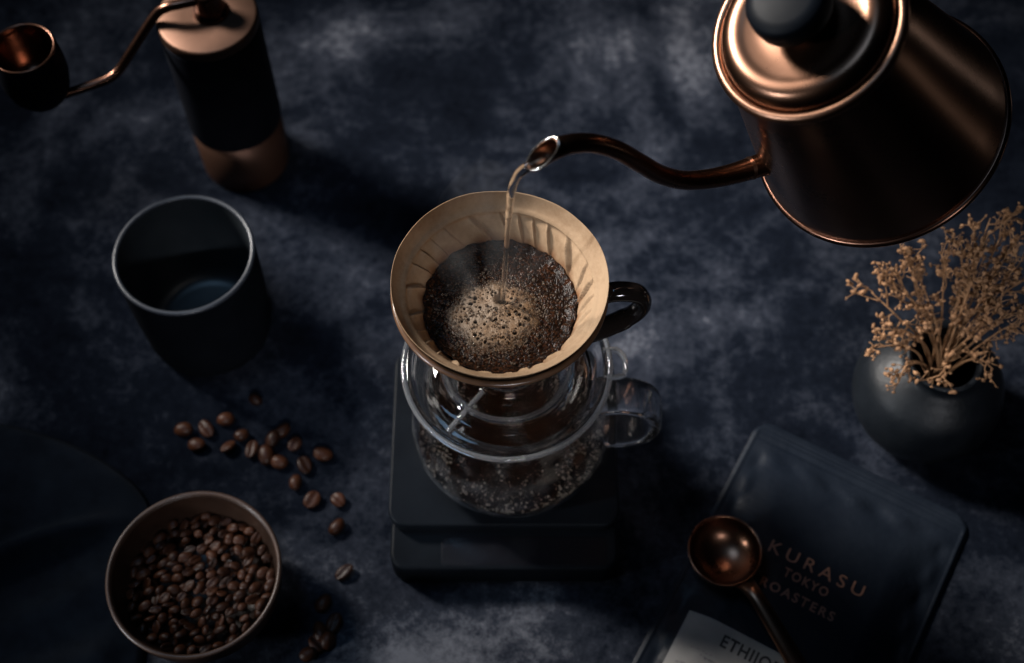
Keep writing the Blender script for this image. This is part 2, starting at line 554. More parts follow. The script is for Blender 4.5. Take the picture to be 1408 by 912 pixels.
fm = mat('coffee_bubble', (0.62, 0.56, 0.50), 0.05, 0.0, Transmission_Weight=0.6, IOR=1.3)
v, f = [], []
for i in range(5200):
    q = 1 - 0.55 * rng.random() ** 1.9
    a = rng.random() * 2 * math.pi
    x, y = (rl - 0.0006) * q * math.cos(a), (rl - 0.0006) * q * math.sin(a)
    cl_ = mnoise.noise(Vector((x * 140, y * 140, 5.0))) + 0.6 * mnoise.noise(Vector((x * 420, y * 420, 9.0)))
    if cl_ < 0.42 - 1.2 * (q - 0.45):
        continue
    s_ = 0.00014 + 0.00075 * rng.random() ** 6
    b0 = len(v)
    v += [np.array([x, y, zl + 0.1 * s_]) + p * s_ for p in iv1]
    f += [[b0 + t for t in tri] for tri in ifc1]
link('bubbles', mesh('bubbles', v, f), fm, cf)['kind'] = 'stuff'

# ------------------------------------------------------------------ glass dripper stand (flange)
ZF = ZP + ZS + 0.0014
stand = empty('dripper_stand', (ax + 0.0028, ay - 0.002, ZF), 'clear glass saucer-like dripper stand with small loop handle between cone and server', 'dripper stand')
prof = [(0.0125, 0.0)] + [(0.030, 0.0), (0.0435, 0.0004)] + [(0.0448, 0.0)] + arc(0.0448, 0.0016, 0.0014, -90, 110, 12) + \
    [(0.0438, 0.0028), (0.0425, 0.0023), (0.0310, 0.0021)] + arc(0.0285, 0.0036, 0.0014, 10, 170, 8) + [(0.0262, 0.0021), (0.0175, 0.0021)] + \
    [(0.0168, 0.0040), (0.0160, 0.0046), (0.0150, 0.0046), (0.0140, 0.0036), (0.0125, 0.0020)]
lathe('plate', prof, m_glassp, stand, 128, closed=True)
lathe('rim', arc(0.0469, 0.0020, 0.0013, 0, 360, 14)[:-1], m_edge, stand, 128, closed=True)
lathe('seat_ring', arc(0.0285, 0.0042, 0.0008, 0, 360, 12)[:-1], m_edge, stand, 128, closed=True)
for an in (232, 52):
    c, s_ = math.cos(R(an)), math.sin(R(an))
    tube('rib', [(c * r_, s_ * r_, 0.0027) for r_ in (0.0175, 0.030, 0.0425)], [(0.0012, 0.0012)] * 3, m_edge, stand, 10)
lp = spline([(0.0440, 0.0075, 0.0014), (0.0500, 0.0080, 0.0010), (0.0535, 0.0045, 0.0004), (0.0540, 0.000, 0.0), (0.0525, -0.0045, 0.0), (0.0445, -0.0062, 0.0010)], 6)
tube('loop_handle', lp, [(0.0012, 0.0022)] * len(lp), m_edge, stand, 12)

# ------------------------------------------------------------------ dripper cone
ZC = ZF + 0.0030
drp = empty('coffee_dripper', (ax, ay, ZC), 'glossy black coffee dripper cone with bronze rim and black loop handle', 'dripper')
hc = Z0 - ZC
prof = [(0.0100, 0.0), (0.0118, 0.0006), (0.0128, 0.004), (0.0150, 0.010), (0.0200, 0.020), (0.0320, hc - 0.018), (0.0415, hc - 0.004), (0.0430, hc - 0.0005)] + \
       [(0.0428, hc), (0.0415, hc - 0.0003), (0.0395, hc - 0.004), (0.0300, hc - 0.018), (0.0185, 0.0205), (0.0135, 0.011), (0.0095, 0.005), (0.0092, 0.0005)]
lathe('cone', prof, m_gloss_black, drp, 128, closed=True)
rim_p = arc(0.0440, hc + 0.0002, 0.0013, 0, 360, 14)[:-1]
lathe('rim', rim_p, m_rim_bronze, drp, 128, closed=True)
hp = spline([(0.0415, 0, hc - 0.0060), (0.0500, 0, hc - 0.0040), (0.0580, 0, hc - 0.0065), (0.0608, 0, hc - 0.0150), (0.0565, 0, hc - 0.0245), (0.0470, 0, hc - 0.0335), (0.0370, 0, hc - 0.0400), (0.0260, 0, hc - 0.0420)], 7)
h = tube('handle', hp, [(0.0046, 0.0036) if i < 30 else (0.0050, 0.0040) for i in range(len(hp))], m_gloss_black, drp, 20, up=(0, 0, 1))
h.rotation_euler = (0, 0, R(2))

# ------------------------------------------------------------------ paper filter
NR = 26
segs, rows = 832, 96
TAN = math.tan(R(27.5))
ztop, zb = 0.0072, -0.040
ZBED = -0.0140
v, wet = [], []
for j in range(rows + 1):
    t = j / rows
    z = ztop + (zb - ztop) * t
    for k in range(segs):
        a = 2 * math.pi * k / segs
        wob = 0.00028 * math.sin(3 * a + 1) + 0.00008 * math.sin(7 * a) + 0.00005 * math.sin(13 * a + 2)
        if z > 0:
            q = z / ztop
            r_ = 0.0400 + 0.0048 * q ** 0.55
            zz = z + wob * 1.6 * q
            r_ += wob * 0.4 * q
        else:
            r_ = 0.0400 + z * TAN
            zz = z
            # creases where the paper is pressed on the spiral ribs of the cone
            ph = a * NR / (2 * math.pi) + (-z) * 55 + 0.35 * math.sin(a * 5)
            d = (ph - round(ph))
            idx = int(round(ph)) % NR
            amp = (0.0010, 0.0016, 0.0011, 0.0018, 0.0013)[idx % 5]
            fade = min(1, max(0, -z - 0.0004) / 0.003) * (1.0 - 0.75 * float(smoothstep(0.008, 0.0145, -z)))
            fr_ = ph - math.floor(ph)
            saw = (fr_ / 0.94 if fr_ < 0.94 else (1 - fr_) / 0.06) - 0.5
            r_ += fade * (1.15 * amp * saw - 0.5 * amp * math.exp(-(d / 0.035) ** 2)) + wob * 0.5
            r_ += -0.0007 * math.exp(-((-z) / 0.0008) ** 2) + 0.0006 * math.exp(-((-z - 0.0022) / 0.0012) ** 2)
        v.append((r_ * math.cos(a), r_ * math.sin(a), zz))
        edge = -z - 0.0095 + 0.0034 * mnoise.noise(Vector((math.cos(a) * 6, math.sin(a) * 6, 0.3)))
        wet.append(float(np.clip(edge / 0.0045, 0, 1)))
f = []
for j in range(rows):
    for k in range(segs):
        k2 = (k + 1) % segs
        f.append((j * segs + k, (j + 1) * segs + k, (j + 1) * segs + k2, j * segs + k2))
me = mesh('paper_filter', v, f)
a_ = me.attributes.new('wet', 'FLOAT', 'POINT'); a_.data.foreach_set('value', wet)
flt = link('paper_filter', me, m_paper)
flt.location = (ax, ay, Z0 + 0.0004)
sol = flt.modifiers.new('thickness', 'SOLIDIFY'); sol.thickness = 0.00025; sol.offset = -1
tag(flt, 'brown paper filter cone with pleated creases lining the black dripper', 'paper filter')

# ------------------------------------------------------------------ coffee bed with foam
G = 330
RB = 0.0400 + ZBED * TAN - 0.0002
hit = un(691, 414, Z0 + ZBED)
hx, hy = hit[0] - ax, hit[1] - ay
fo = un(678, 436, Z0 + ZBED)
fx, fy = fo[0] - ax, fo[1] - ay


def vor(X, Y, cell, seed, jit=0.9):
    """F1, F2 distances and a per-cell random number on a jittered grid"""
    g = np.random.default_rng(seed)
    n = 256
    jx, jy, rv = g.random((n, n)), g.random((n, n)), g.random((n, n))
    cx, cy_ = np.floor(X / cell).astype(int), np.floor(Y / cell).astype(int)
    f1 = np.full(X.shape, 9.0); f2 = f1.copy(); rid = np.zeros(X.shape)
    for dx in (-1, 0, 1):
        for dy in (-1, 0, 1):
            ix, iy = (cx + dx) % n, (cy_ + dy) % n
            px = (cx + dx + 0.5 + jit * (jx[ix, iy] - 0.5)) * cell
            py = (cy_ + dy + 0.5 + jit * (jy[ix, iy] - 0.5)) * cell
            d = np.hypot(X - px, Y - py) / cell
            m_ = d < f1
            f2 = np.where(m_, f1, np.minimum(f2, d))
            rid = np.where(m_, rv[ix, iy], rid)
            f1 = np.where(m_, d, f1)
    return f1, f2, rid


def fbm(X, Y, s, seed=0.0, oct_=4):
    return np.array([mnoise.fractal(Vector((x * s, y * s, seed)), 0.9, 2.1, oct_) for x, y in zip(X.ravel(), Y.ravel())]).reshape(X.shape)


NRr, NAa = 190, 460
rr = np.linspace(0.0, 1.0, NRr + 1)[1:] ** 0.75
aa = np.arange(NAa) / NAa * 2 * math.pi
RRg, AAg = np.meshgrid(rr, aa, indexing='ij')
edge_r = RB + 0.0008 * np.sin(AAg * 9 + 1) * 0.4 + 0.0005 * np.sin(AAg * 23)
X = RRg * edge_r * np.cos(AAg); Y = RRg * edge_r * np.sin(AAg)
low = fbm(X, Y, 110, 1.0); mid = fbm(X, Y, 420, 4.0, 3)
df = np.hypot((X - fx) / 0.0172, (Y - fy) / 0.0158) + 0.24 * low + 0.10 * mid
foam = 1 - smoothstep(0.70, 1.18, df)
halo = 1 - smoothstep(0.95, 1.6, df)
a1, a2, rid1 = vor(X, Y, 0.0024, 3)       # larger foam cells / pits
b1, b2, rid2 = vor(X, Y, 0.00062, 5)       # small bubbles / grounds
c1, c2, rid3 = vor(X, Y, 0.0008, 9)
p1_, p2_, rid4 = vor(X + 0.013, Y, 0.0012, 21)
pit = np.maximum((rid1 > 0.40) * (1 - smoothstep(0.75, 1.15, a1 / (0.06 + 0.34 * (rid1 - 0.40) / 0.60))), (rid4 > 0.70) * (1 - smoothstep(0.7, 1.2, p1_ / (0.08 + 0.7 * (rid4 - 0.70))))) * foam
dome = np.sqrt(np.clip(1 - (b1 / 0.55) ** 2, 0, 1))
grain = np.sqrt(np.clip(1 - (c1 / 0.62) ** 2, 0, 1)) * (0.35 + 0.65 * rid3)
H = 0.0003 * low + foam * (0.0012 + 0.00012 * dome - 0.0010 * pit + 0.0003 * mid) + (1 - foam) * (0.00024 * grain + 0.00016 * dome + 0.00020 * mid)
dh = np.hypot(X - hx, Y - hy)
H += -0.0030 * np.exp(-(dh / 0.0024) ** 2) + 0.0007 * np.exp(-((dh - 0.0042) / 0.0016) ** 2)
H += 0.0016 * smoothstep(0.86, 1.0, RRg)   # grounds climbing the paper
tan1 = np.array([0.27, 0.205, 0.15]); tan2 = np.array([0.20, 0.120, 0.066]); dark = np.array([0.010, 0.0045, 0.0026]); red = np.array([0.034, 0.0125, 0.0055])
mixf = np.clip(0.5 + 0.7 * low + 0.15 * (rid2 - 0.5) - 22 * (X - fx) + 12 * (Y - fy), 0, 1)[..., None]
fcol = tan1 * mixf + tan2 * (1 - mixf)
fcol = fcol * (1 - 0.93 * pit)[..., None] * (0.90 + 0.1 * smoothstep(0.05, 0.4, b2 - b1))[..., None]
sp = (rid3 > 0.72)[..., None] * 1.0
dcol = dark * (0.6 + 0.9 * rid3)[..., None] * (1 - sp) + red * sp
bub = ((rid2 > 0.66) * (1 - smoothstep(0.30, 0.5, b1)) * np.clip(halo * 0.5 + 0.03, 0, 1))[..., None]
dcol = dcol * (1 - bub) + np.array([0.26, 0.19, 0.135]) * bub
colr = fcol * foam[..., None] + dcol * (1 - foam)[..., None]
gls = np.clip(0.26 - 0.14 * (1 - foam) * (rid3 > 0.75) + 0.1 * foam, 0.08, 0.6)
v = [(0, 0, float(H[0].mean()))] + [(X[i, j], Y[i, j], H[i, j]) for i in range(NRr) for j in range(NAa)]
f = [(0, 1 + j, 1 + (j + 1) % NAa) for j in range(NAa)]
for i in range(NRr - 1):
    for j in range(NAa):
        j2 = (j + 1) % NAa
        f.append((1 + i * NAa + j, 1 + (i + 1) * NAa + j, 1 + (i + 1) * NAa + j2, 1 + i * NAa + j2))
me = mesh('coffee_bed', v, f)
cl = np.ones((len(v), 4), np.float32); cl[0, :3] = colr[0].mean(0); cl[1:, :3] = colr.reshape(-1, 3)
a_ = me.attributes.new('bed', 'FLOAT_COLOR', 'POINT'); a_.data.foreach_set('color', cl.ravel())
gg = np.full(len(v), 0.3, np.float32); gg[1:] = gls.ravel()
a_ = me.attributes.new('gloss', 'FLOAT', 'POINT'); a_.data.foreach_set('value', gg)
bed = empty('coffee_bed', (ax, ay, Z0 + ZBED), 'wet brown coffee grounds with tan foam blooming in the paper filter', 'coffee grounds')
link('wet_grounds', me, m_bed, bed)['kind'] = 'stuff'
# real bubbles standing on the foam
m_bub = mat('foam_bubble', (0.7, 0.55, 0.42), 0.05, 0.0, Transmission_Weight=0.9, IOR=1.15)
v, f = [], []
Hs = H
for i in range(1500):
    a = rng.random() * 2 * math.pi; q = math.sqrt(rng.random()) * (0.95 if rng.random() < 0.3 else 1.75)
    x = fx + q * 0.0195 * math.cos(a); y = fy + q * 0.0175 * math.sin(a)
    rad = math.hypot(x, y) / RB
    if rad > 0.95 or math.hypot(x - hx, y - hy) < 0.003:
        continue
    ii = int(np.argmin(abs(rr - rad))); jj = int((math.atan2(y, x) % (2 * math.pi)) / (2 * math.pi) * NAa) % NAa
    s_ = 0.00013 + 0.0007 * rng.random() ** 5
    b0 = len(v)
    c = np.array([x, y, H[ii, jj] + s_ * 0.15])
    v += [c + p * s_ for p in iv]
    f += [[b0 + t for t in tri] for tri in ifc]
link('bubbles', mesh('bubbles', v, f), m_bub, bed)['kind'] = 'stuff'

# ------------------------------------------------------------------ kettle
KC = np.array([0.1083, -0.0190, 0.2655])
tilt, az = 0.5562, 3.515
KA = np.array([math.sin(tilt) * math.cos(az), math.sin(tilt) * math.sin(az), math.cos(tilt)])
KX = np.array([math.cos(tilt) * math.cos(az), math.cos(tilt) * math.sin(az), -math.sin(tilt)])
KY = np.cross(KA, KX)
KH = 0.1005
KB = KC - KA * KH
MK = Matrix(((KX[0], KY[0], KA[0], KB[0]), (KX[1], KY[1], KA[1], KB[1]), (KX[2], KY[2], KA[2], KB[2]), (0, 0, 0, 1)))
ket = empty('gooseneck_kettle', (0, 0, 0), 'tilted copper gooseneck kettle with black lid knob pouring water', 'kettle')
ket.matrix_world = MK
KI = np.array(MK.inverted())


def kl(p):
    return (KI @ np.array([p[0], p[1], p[2], 1.0]))[:3]


lathe('body', [(0, 0.0004), (0.049, 0.0004), (0.0515, 0.0010), (0.0528, 0.004), (0.0526, 0.0065), (0.0500, 0.018), (0.0455, 0.041), (0.0405, 0.066), (0.0368, 0.086), (0.0352, 0.0935), (0.0348, 0.0968), (0.0330, 0.0970), (0, 0.0966)], m_kettle, ket, 160)
lathe('base_rim', arc(0.0530, 0.0022, 0.0017, 0, 360, 14)[:-1], m_copper_dull, ket, 160, closed=True)
lathe('collar', arc(0.0352, 0.0988, 0.0023, 0, 360, 18)[:-1], m_copper, ket, 160, closed=True)
lid = lathe('lid', [(0.0322, 0.0970)] + [tuple(p) for p in spline([(0.0330, 0.0985), (0.0331, 0.1003), (0.0324, 0.1027), (0.0307, 0.1049), (0.0282, 0.1063), (0.0250, 0.1066), (0.0215, 0.1061), (0.0160, 0.1058), (0.0085, 0.1062)], 5)] + [(0.0066, 0.1070), (0.0060, 0.1085), (0.0060, 0.1150), (0, 0.1150)], m_kettle, ket, 160)
lathe('knob', [(0, 0.1130), (0.0090, 0.1132), (0.0135, 0.1142), (0.0150, 0.1160), (0.0154, 0.1200), (0.0150, 0.1240), (0.0140, 0.1256), (0.0100, 0.1264), (0, 0.1266)], m_knob, lid, 96)
lathe('knob_washer', [(0.0060, 0.1118), (0.0082, 0.1119), (0.0085, 0.1125), (0.0082, 0.1131), (0.006, 0.1131)], m_steel, lid, 64)
# gooseneck spout: pixels cast onto the kettle's own symmetry plane
TIP = un(742, 213, 0.25)
nk = np.cross(KA, TIP - KC); nk /= np.linalg.norm(nk)
spx = [(1062, 222), (1037, 230), (1008, 239), (975, 246), (940, 248), (908, 240), (878, 223), (848, 206), (815, 197), (785, 198), (762, 205), (746, 212)]
sp3 = [kl(un_plane(x, y, KC, nk)) for x, y in spx]
srad = [0.0054, 0.0048, 0.0044, 0.0041, 0.0039, 0.0038, 0.0037, 0.0036, 0.0036, 0.0037, 0.0040, 0.0046]
SPL = spline(sp3, 7); SR = lerp_list(srad, len(SPL))
ylo = np.array([0, 1.0, 0])


def spout_mesh(scale, m, name, last_scale=1.0):
    seg = 28
    v, f = [], []
    for i, p in enumerate(SPL):
        t = SPL[min(i + 1, len(SPL) - 1)] - SPL[max(i - 1, 0)]; t /= np.linalg.norm(t)
        s_ = ylo
        u = np.cross(t, s_); u /= np.linalg.norm(u)
        cut = max(0.0, (i - (len(SPL) - 9)) / 8)
        for k in range(seg):
            a = 2 * math.pi * k / seg
            off = s_ * math.cos(a) + u * math.sin(a)
            # slant-cut mouth: upper side pulled back, lower lip pushed out
            v.append(p + off * SR[i] * scale + t * cut * SR[i] * 1.45 * (math.sin(a) * LIPS))
    for i in range(len(SPL) - 1):
        for k in range(seg):
            k2 = (k + 1) % seg
            f.append((i * seg + k, i * seg + k2, (i + 1) * seg + k2, (i + 1) * seg + k))
    return v, f, seg


# decide which side of the tube is the lower lip (world down)
t_end = SPL[-1] - SPL[-3]; t_end /= np.linalg.norm(t_end)
u_end = np.cross(t_end, ylo)
wu = np.array(MK.to_3x3()) @ u_end
LIPS = 1.0 if wu[2] < 0 else -1.0
vo, fo_, sg = spout_mesh(1.0, m_kettle, 'spout')
vi, fi_, _ = spout_mesh(0.86, m_kettle, 'spout')
nb_ = len(vo)
f = fo_ + [tuple(nb_ + q for q in t[::-1]) for t in fi_]
e0 = (len(SPL) - 1) * sg
for k in range(sg):
    k2 = (k + 1) % sg
    f.append((e0 + k, e0 + k2, nb_ + e0 + k2, nb_ + e0 + k))
spt = link('spout', mesh('spout', vo + vi, f), m_kettle, ket)
lipo = [np.array(vo[e0 + k]) * 0.5 + np.array(vi[e0 + k]) * 0.5 for k in range(sg)]
vv, ff = tube_vf(lipo + [lipo[0]], 0.00042, 8, False)
link('spout_lip', mesh('spout_lip', vv, ff), m_steel, spt, recalc=True)
# collar where the spout meets the body
lathe_o = tube('spout_joint', SPL[8:11], [0.0050, 0.0047, 0.0044], m_copper, spt, 28, caps=False)
# handle: bracket and black grip behind the body
hp = spline([(-0.0340, 0, 0.0900), (-0.044, 0, 0.0985), (-0.058, 0, 0.1010), (-0.074, 0, 0.0960), (-0.088, 0, 0.082), (-0.093, 0, 0.060), (-0.090, 0, 0.040)], 6)
hd = tube('handle', hp, [(0.0075, 0.0028)] * 14 + [(0.0085, 0.0058)] * (len(hp) - 14), m_knob, ket, 18, up=(0, 0, 1))
tube('handle_bracket', [(-0.0345, 0, 0.0985), (-0.0395, 0, 0.1010), (-0.046, 0, 0.1030), (-0.052, 0, 0.1040)], [(0.004, 0.0009)] * 4, m_steel, hd, 12)

# ------------------------------------------------------------------ water
mouth = np.array(MK.to_3x3()) @ (np.mean(lipo, axis=0)) + KB
low_lip = min((np.array(MK.to_3x3()) @ p + KB for p in lipo), key=lambda p: p[2])
st = 0.15 * mouth + 0.85 * low_lip
end = np.array([hit[0], hit[1], Z0 + ZBED - 0.0006])
tw = np.array(MK.to_3x3()) @ (SPL[-1] - SPL[-6]); tw /= np.linalg.norm(tw)
wp = [st - tw * 0.007 + np.array([0, 0, 0.0004])]
hz = st[2] - end[2]
for i in range(0, 41):
    t = i / 40
    q = t ** 1.35
    fr = 0.6 * (1 - math.exp(-q * 18)) + 0.4 * q
    p = np.array([st[0] + (end[0] - st[0]) * fr, st[1] + (end[1] - st[1]) * fr, st[2] - hz * q])
    wp.append(p)
wr = []
for i in range(len(wp)):
    t = i / (len(wp) - 1)
    b_ = 0.0009 * (1 - t) ** 1.8 + 0.00100 + 0.00005 * math.sin(t * 34) + 0.00003 * math.sin(t * 61 + 1)
    e_ = 0.14 * math.sin(t * 13 + 0.5) * (1 - 0.6 * t)
    wr.append((b_ * (1 + e_), b_ * (1 - e_)))
wr[0] = (0.0026, 0.0010)
wst = tube('water_stream', wp, wr, m_water, None, 20)
tag(wst, 'clear thin stream of hot water falling from the spout onto the foam', 'water')

# ------------------------------------------------------------------ hand grinder
GZ = 0.122
gc = un(284, 20, GZ)
gr = empty('hand_grinder', (gc[0], gc[1], 0), 'upright black and copper hand coffee grinder with folded crank', 'coffee grinder')
rg = 0.0258
lathe('lower_band', [(0, 0), (rg - 0.0022, 0), (rg - 0.0014, 0.0006), (rg - 0.0010, 0.002), (rg - 0.0006, 0.040), (0, 0.040)], m_copper_wood, gr)
lathe('body', [(0, 0.0401), (rg - 0.0002, 0.0401), (rg, 0.0412), (rg, GZ - 0.008), (rg - 0.0002, GZ - 0.0065), (0, GZ - 0.0065)], m_black, gr)
lathe('cap', [(0, GZ - 0.0064), (rg - 0.0003, GZ - 0.0064), (rg, GZ - 0.0056), (rg, GZ - 0.0016), (rg - 0.0005, GZ - 0.0005), (rg - 0.0016, GZ), (0.012, GZ - 0.0004), (0, GZ - 0.0004)], m_copper_brush, gr)
hub = lathe('hub', [(0, GZ - 0.001), (0.0088, GZ - 0.0008), (0.0092, GZ + 0.0006), (0.0078, GZ + 0.0014), (0.0066, GZ + 0.003), (0.0064, GZ + 0.0125), (0.0056, GZ + 0.0145), (0, GZ + 0.0150)], m_copper_dull, gr, 64)
hub.location = (0.002, 0.002, 0)
gl = lambda p: np.array(p) - np.array([gc[0], gc[1], 0])
arm = spline([(0.002, 0.002, GZ + 0.0095), gl(un(248, 6, GZ + 0.0095)), gl(un(228, 11, GZ + 0.0085)), gl(un(212, 23, GZ + 0.004)), gl(un(180, 72, GZ - 0.010)), gl(un(164, 96, GZ - 0.017)), gl(un(148, 109, GZ - 0.0195)), gl(un(115, 121, GZ - 0.021)), gl(un(62, 138, GZ - 0.022))], 7)
tube('crank_arm', arm, 0.0025, m_copper_dull, gr, 16)
kb = un(62, 134, GZ - 0.024)
kn = empty('crank_knob', gl(kb), '', '')
for k_ in ('label', 'category'):
    del kn[k_]
kn.parent = gr
kn.scale = (1.15, 1.15, 1.15)
lathe('knob_shell', [(0, -0.0005), (0.006, 0.0), (0.0102, 0.0025), (0.0130, 0.0075), (0.0146, 0.015), (0.0148, 0.022), (0.0142, 0.030), (0.0137, 0.0322)], m_black, kn, 80)
lathe('knob_cup', [(0.0137, 0.0320), (0.0138, 0.0328), (0.0132, 0.0332), (0.0126, 0.0326), (0.0124, 0.028), (0.0116, 0.021), (0.0095, 0.0155), (0.0055, 0.0125), (0, 0.0118)], m_copper_dull, kn, 80)
lathe('knob_screw', [(0.0028, 0.0112), (0.0028, 0.0138), (0.0022, 0.0144), (0, 0.0145)], m_steel, kn, 32)

# ------------------------------------------------------------------ mug
MZ = 0.076
mc = un(252, 348, MZ)
mg = empty('tumbler_mug', (mc[0], mc[1], 0), 'empty matte black handleless stoneware cup beside the grinder', 'cup')
ro = 0.0352
lathe('body', [(0, 0.001), (0.026, 0.001), (0.0275, 0.0), (0.0300, 0.0008), (0.0322, 0.0045), (0.0335, 0.012), (0.0346, 0.04), (ro - 0.0002, MZ - 0.0016)] , m_mug, mg, 128)
lathe('inner_wall', [(ro - 0.0024, MZ - 0.0012), (0.0320, 0.04), (0.0312, 0.014), (0.0298, 0.0085), (0.0270, 0.0060), (0.0230, 0.0052), (0, 0.0050)], m_muginner, mg, 128)
lathe('rim', arc(ro - 0.0012, MZ - 0.0012, 0.00128, 0, 360, 12)[:-1], m_mugrim, mg, 128, closed=True)

# ------------------------------------------------------------------ napkin
pk = un(-60, 1010, 0)
bpts = [un(x, y, 0.004) for x, y in ((-140, 560), (-60, 566), (0, 579), (45, 590), (95, 607), (140, 630), (175, 655), (200, 683), (212, 720), (214, 780), (205, 850), (195, 930), (180, 1010))]
bsp = spline(bpts, 10)
NB, NT = len(bsp), 60
v = []
for j in range(NT + 1):
    t = j / NT
    for i in range(NB):
        b_ = bsp[i]
        x = b_[0] + (pk[0] - b_[0]) * t; y = b_[1] + (pk[1] - b_[1]) * t
        d = t * math.hypot(pk[0] - b_[0], pk[1] - b_[1])
        z = 0.0035 * math.sqrt(min(1, d / 0.004)) + 0.0012 * (1 + mnoise.noise(Vector((x * 30, y * 30, 1.7)))) * min(1, d / 0.02)
        # soft folds running to the left
        ca, sa = math.cos(R(27)), math.sin(R(27))
        uu = -sa * (x + 0.21) + ca * (y + 0.115)
        lon = ca * (x + 0.21) + sa * (y + 0.115)
        away = smoothstep(0.0, 0.03, d) * (1 - smoothstep(-0.02, 0.035, lon))
        z += away * (0.0130 * math.exp(-((uu + 0.004 * math.sin(lon * 40)) / 0.006) ** 2) + 0.006 * math.exp(-((uu + 0.032) / 0.011) ** 2) + 0.006 * math.exp(-((uu + 0.07 + lon * 0.2) / 0.010) ** 2))
        v.append((x, y, z))
f = []
for j in range(NT):
    for i in range(NB - 1):
        f.append((j * NB + i, (j + 1) * NB + i, (j + 1) * NB + i + 1, j * NB + i + 1))
nap = link('cloth_napkin', mesh('cloth_napkin', v, f), m_cloth, recalc=True)
sm_ = nap.modifiers.new('thickness', 'SOLIDIFY'); sm_.thickness = 0.0012; sm_.offset = -1
tag(nap, 'dark navy linen napkin with soft folds lying beside the bean bowl', 'napkin')

# ------------------------------------------------------------------ bowl with beans
BZ = 0.040
bc = un(266, 787, BZ)
bw = empty('bean_bowl', (bc[0], bc[1], 0.0056), 'small round brown glazed bowl filled with coffee beans', 'bowl')
rb_ = 0.0412
hB = BZ - 0.0056
outer = spline([(0.0200, 0.0), (0.0225, 0.0004), (0.0300, 0.0045), (0.0368, 0.0140), (0.0398, 0.0250), (rb_ - 0.0006, hB - 0.001)], 5)
inner = spline([(rb_ - 0.0028, hB - 0.001), (0.0372, 0.0250), (0.0340, 0.0150), (0.0270, 0.0070), (0.018, 0.0045)], 5)
lathe('body', [(0, 0.0012), (0.0185, 0.0012)] + [tuple(p) for p in outer] + [tuple(p) for p in inner] + [(0, 0.0042)], m_bowl, bw, 128)
lathe('rim', arc(rb_ - 0.0015, hB - 0.0008, 0.0011, 0, 360, 12)[:-1], m_bowlrim, bw, 128, closed=True)


def bean_mesh(name, seed):
    g = np.random.default_rng(seed)
    nu, nv = 18, 11
    v, f = [], []
    tw_ = g.uniform(-0.15, 0.15)
    for j in range(nv + 1):
        ph = math.pi * j / nv
        for i in range(nu):
            th_ = 2 * math.pi * i / nu
            x = math.cos(ph)
            rr_ = math.sin(ph) ** 0.92
            y = rr_ * math.cos(th_); z = rr_ * math.sin(th_)
            xx = 0.0050 * x * (1 + 0.06 * y)
            yy = 0.0037 * y * (1 + 0.06 * x)
            zz = 0.0027 * z if z < 0 else 0.0016 * z ** 1.0
            if z > 0:                                     # flat face with the centre cut
                zz *= (1 - 0.35 * (1 - abs(y)))
                zz -= 0.0011 * math.exp(-((y - tw_ - 0.18 * math.sin(2.6 * x)) / 0.13) ** 2) * (1 - x ** 4)
            v.append((xx, yy, zz))
    for j in range(nv):
        for i in range(nu):
            i2 = (i + 1) % nu
            f.append((j * nu + i, j * nu + i2, (j + 1) * nu + i2, (j + 1) * nu + i))
    me = mesh(name, v, f)
    b = bmesh.new(); b.from_mesh(me)
    bmesh.ops.remove_doubles(b, verts=b.verts, dist=1e-6)
    bmesh.ops.recalc_face_normals(b, faces=b.faces)
    b.to_mesh(me); b.free()
    me.polygons.foreach_set('use_smooth', [True] * len(me.polygons))
    me.materials.append(m_bean)
    return me


BM = [bean_mesh('coffee_bean', s_) for s_ in range(4)]


def bean(loc, rot, s_, label, group):
    o = bpy.data.objects.new('coffee_bean', random.choice(BM))
    COL.objects.link(o)
    o.location = loc; o.rotation_euler = rot; o.scale = (s_ * random.uniform(0.9, 1.12), s_ * random.uniform(0.88, 1.1), s_ * random.uniform(0.9, 1.15))
    return tag(o, label, 'coffee bean', group)


placed = []
zb0 = 0.0056 + 0.0180
for layer, (rmax, zz, mind, nmax) in enumerate(((0.0320, zb0 - 0.0030, 0.0050, 100), (0.0338, zb0 + 0.0005, 0.0036, 190))):
    pts = []
    tries = 0
    while len(pts) < nmax and tries < 9000:
        tries += 1
        a = random.random() * 2 * math.pi; q = rmax * math.sqrt(random.random())
        x, y = q * math.cos(a), q * math.sin(a)
        # anisotropic spacing: beans lie in loose rows
        c_, s2 = math.cos(R(32)), math.sin(R(32))
        if all((((c_ * (x - p[0]) + s2 * (y - p[1])) / 1.45) ** 2 + (-s2 * (x - p[0]) + c_ * (y - p[1])) ** 2) > mind ** 2 for p in pts):
            pts.append((x, y))
    for x, y in pts:
        up_ = random.random() < 0.3
        dz = 0.0022 * (1 - (math.hypot(x, y) / rmax) ** 2) + random.uniform(-0.0012, 0.0012)
        bean((bc[0] + x, bc[1] + y, zz + dz), ((0 if up_ else math.pi) + random.gauss(0, 0.45), random.gauss(0, 0.3), R(32) + random.gauss(0, 0.45)),
             random.uniform(0.50, 0.74), 'roasted coffee bean heaped in the round brown bowl', 'beans in the bowl')

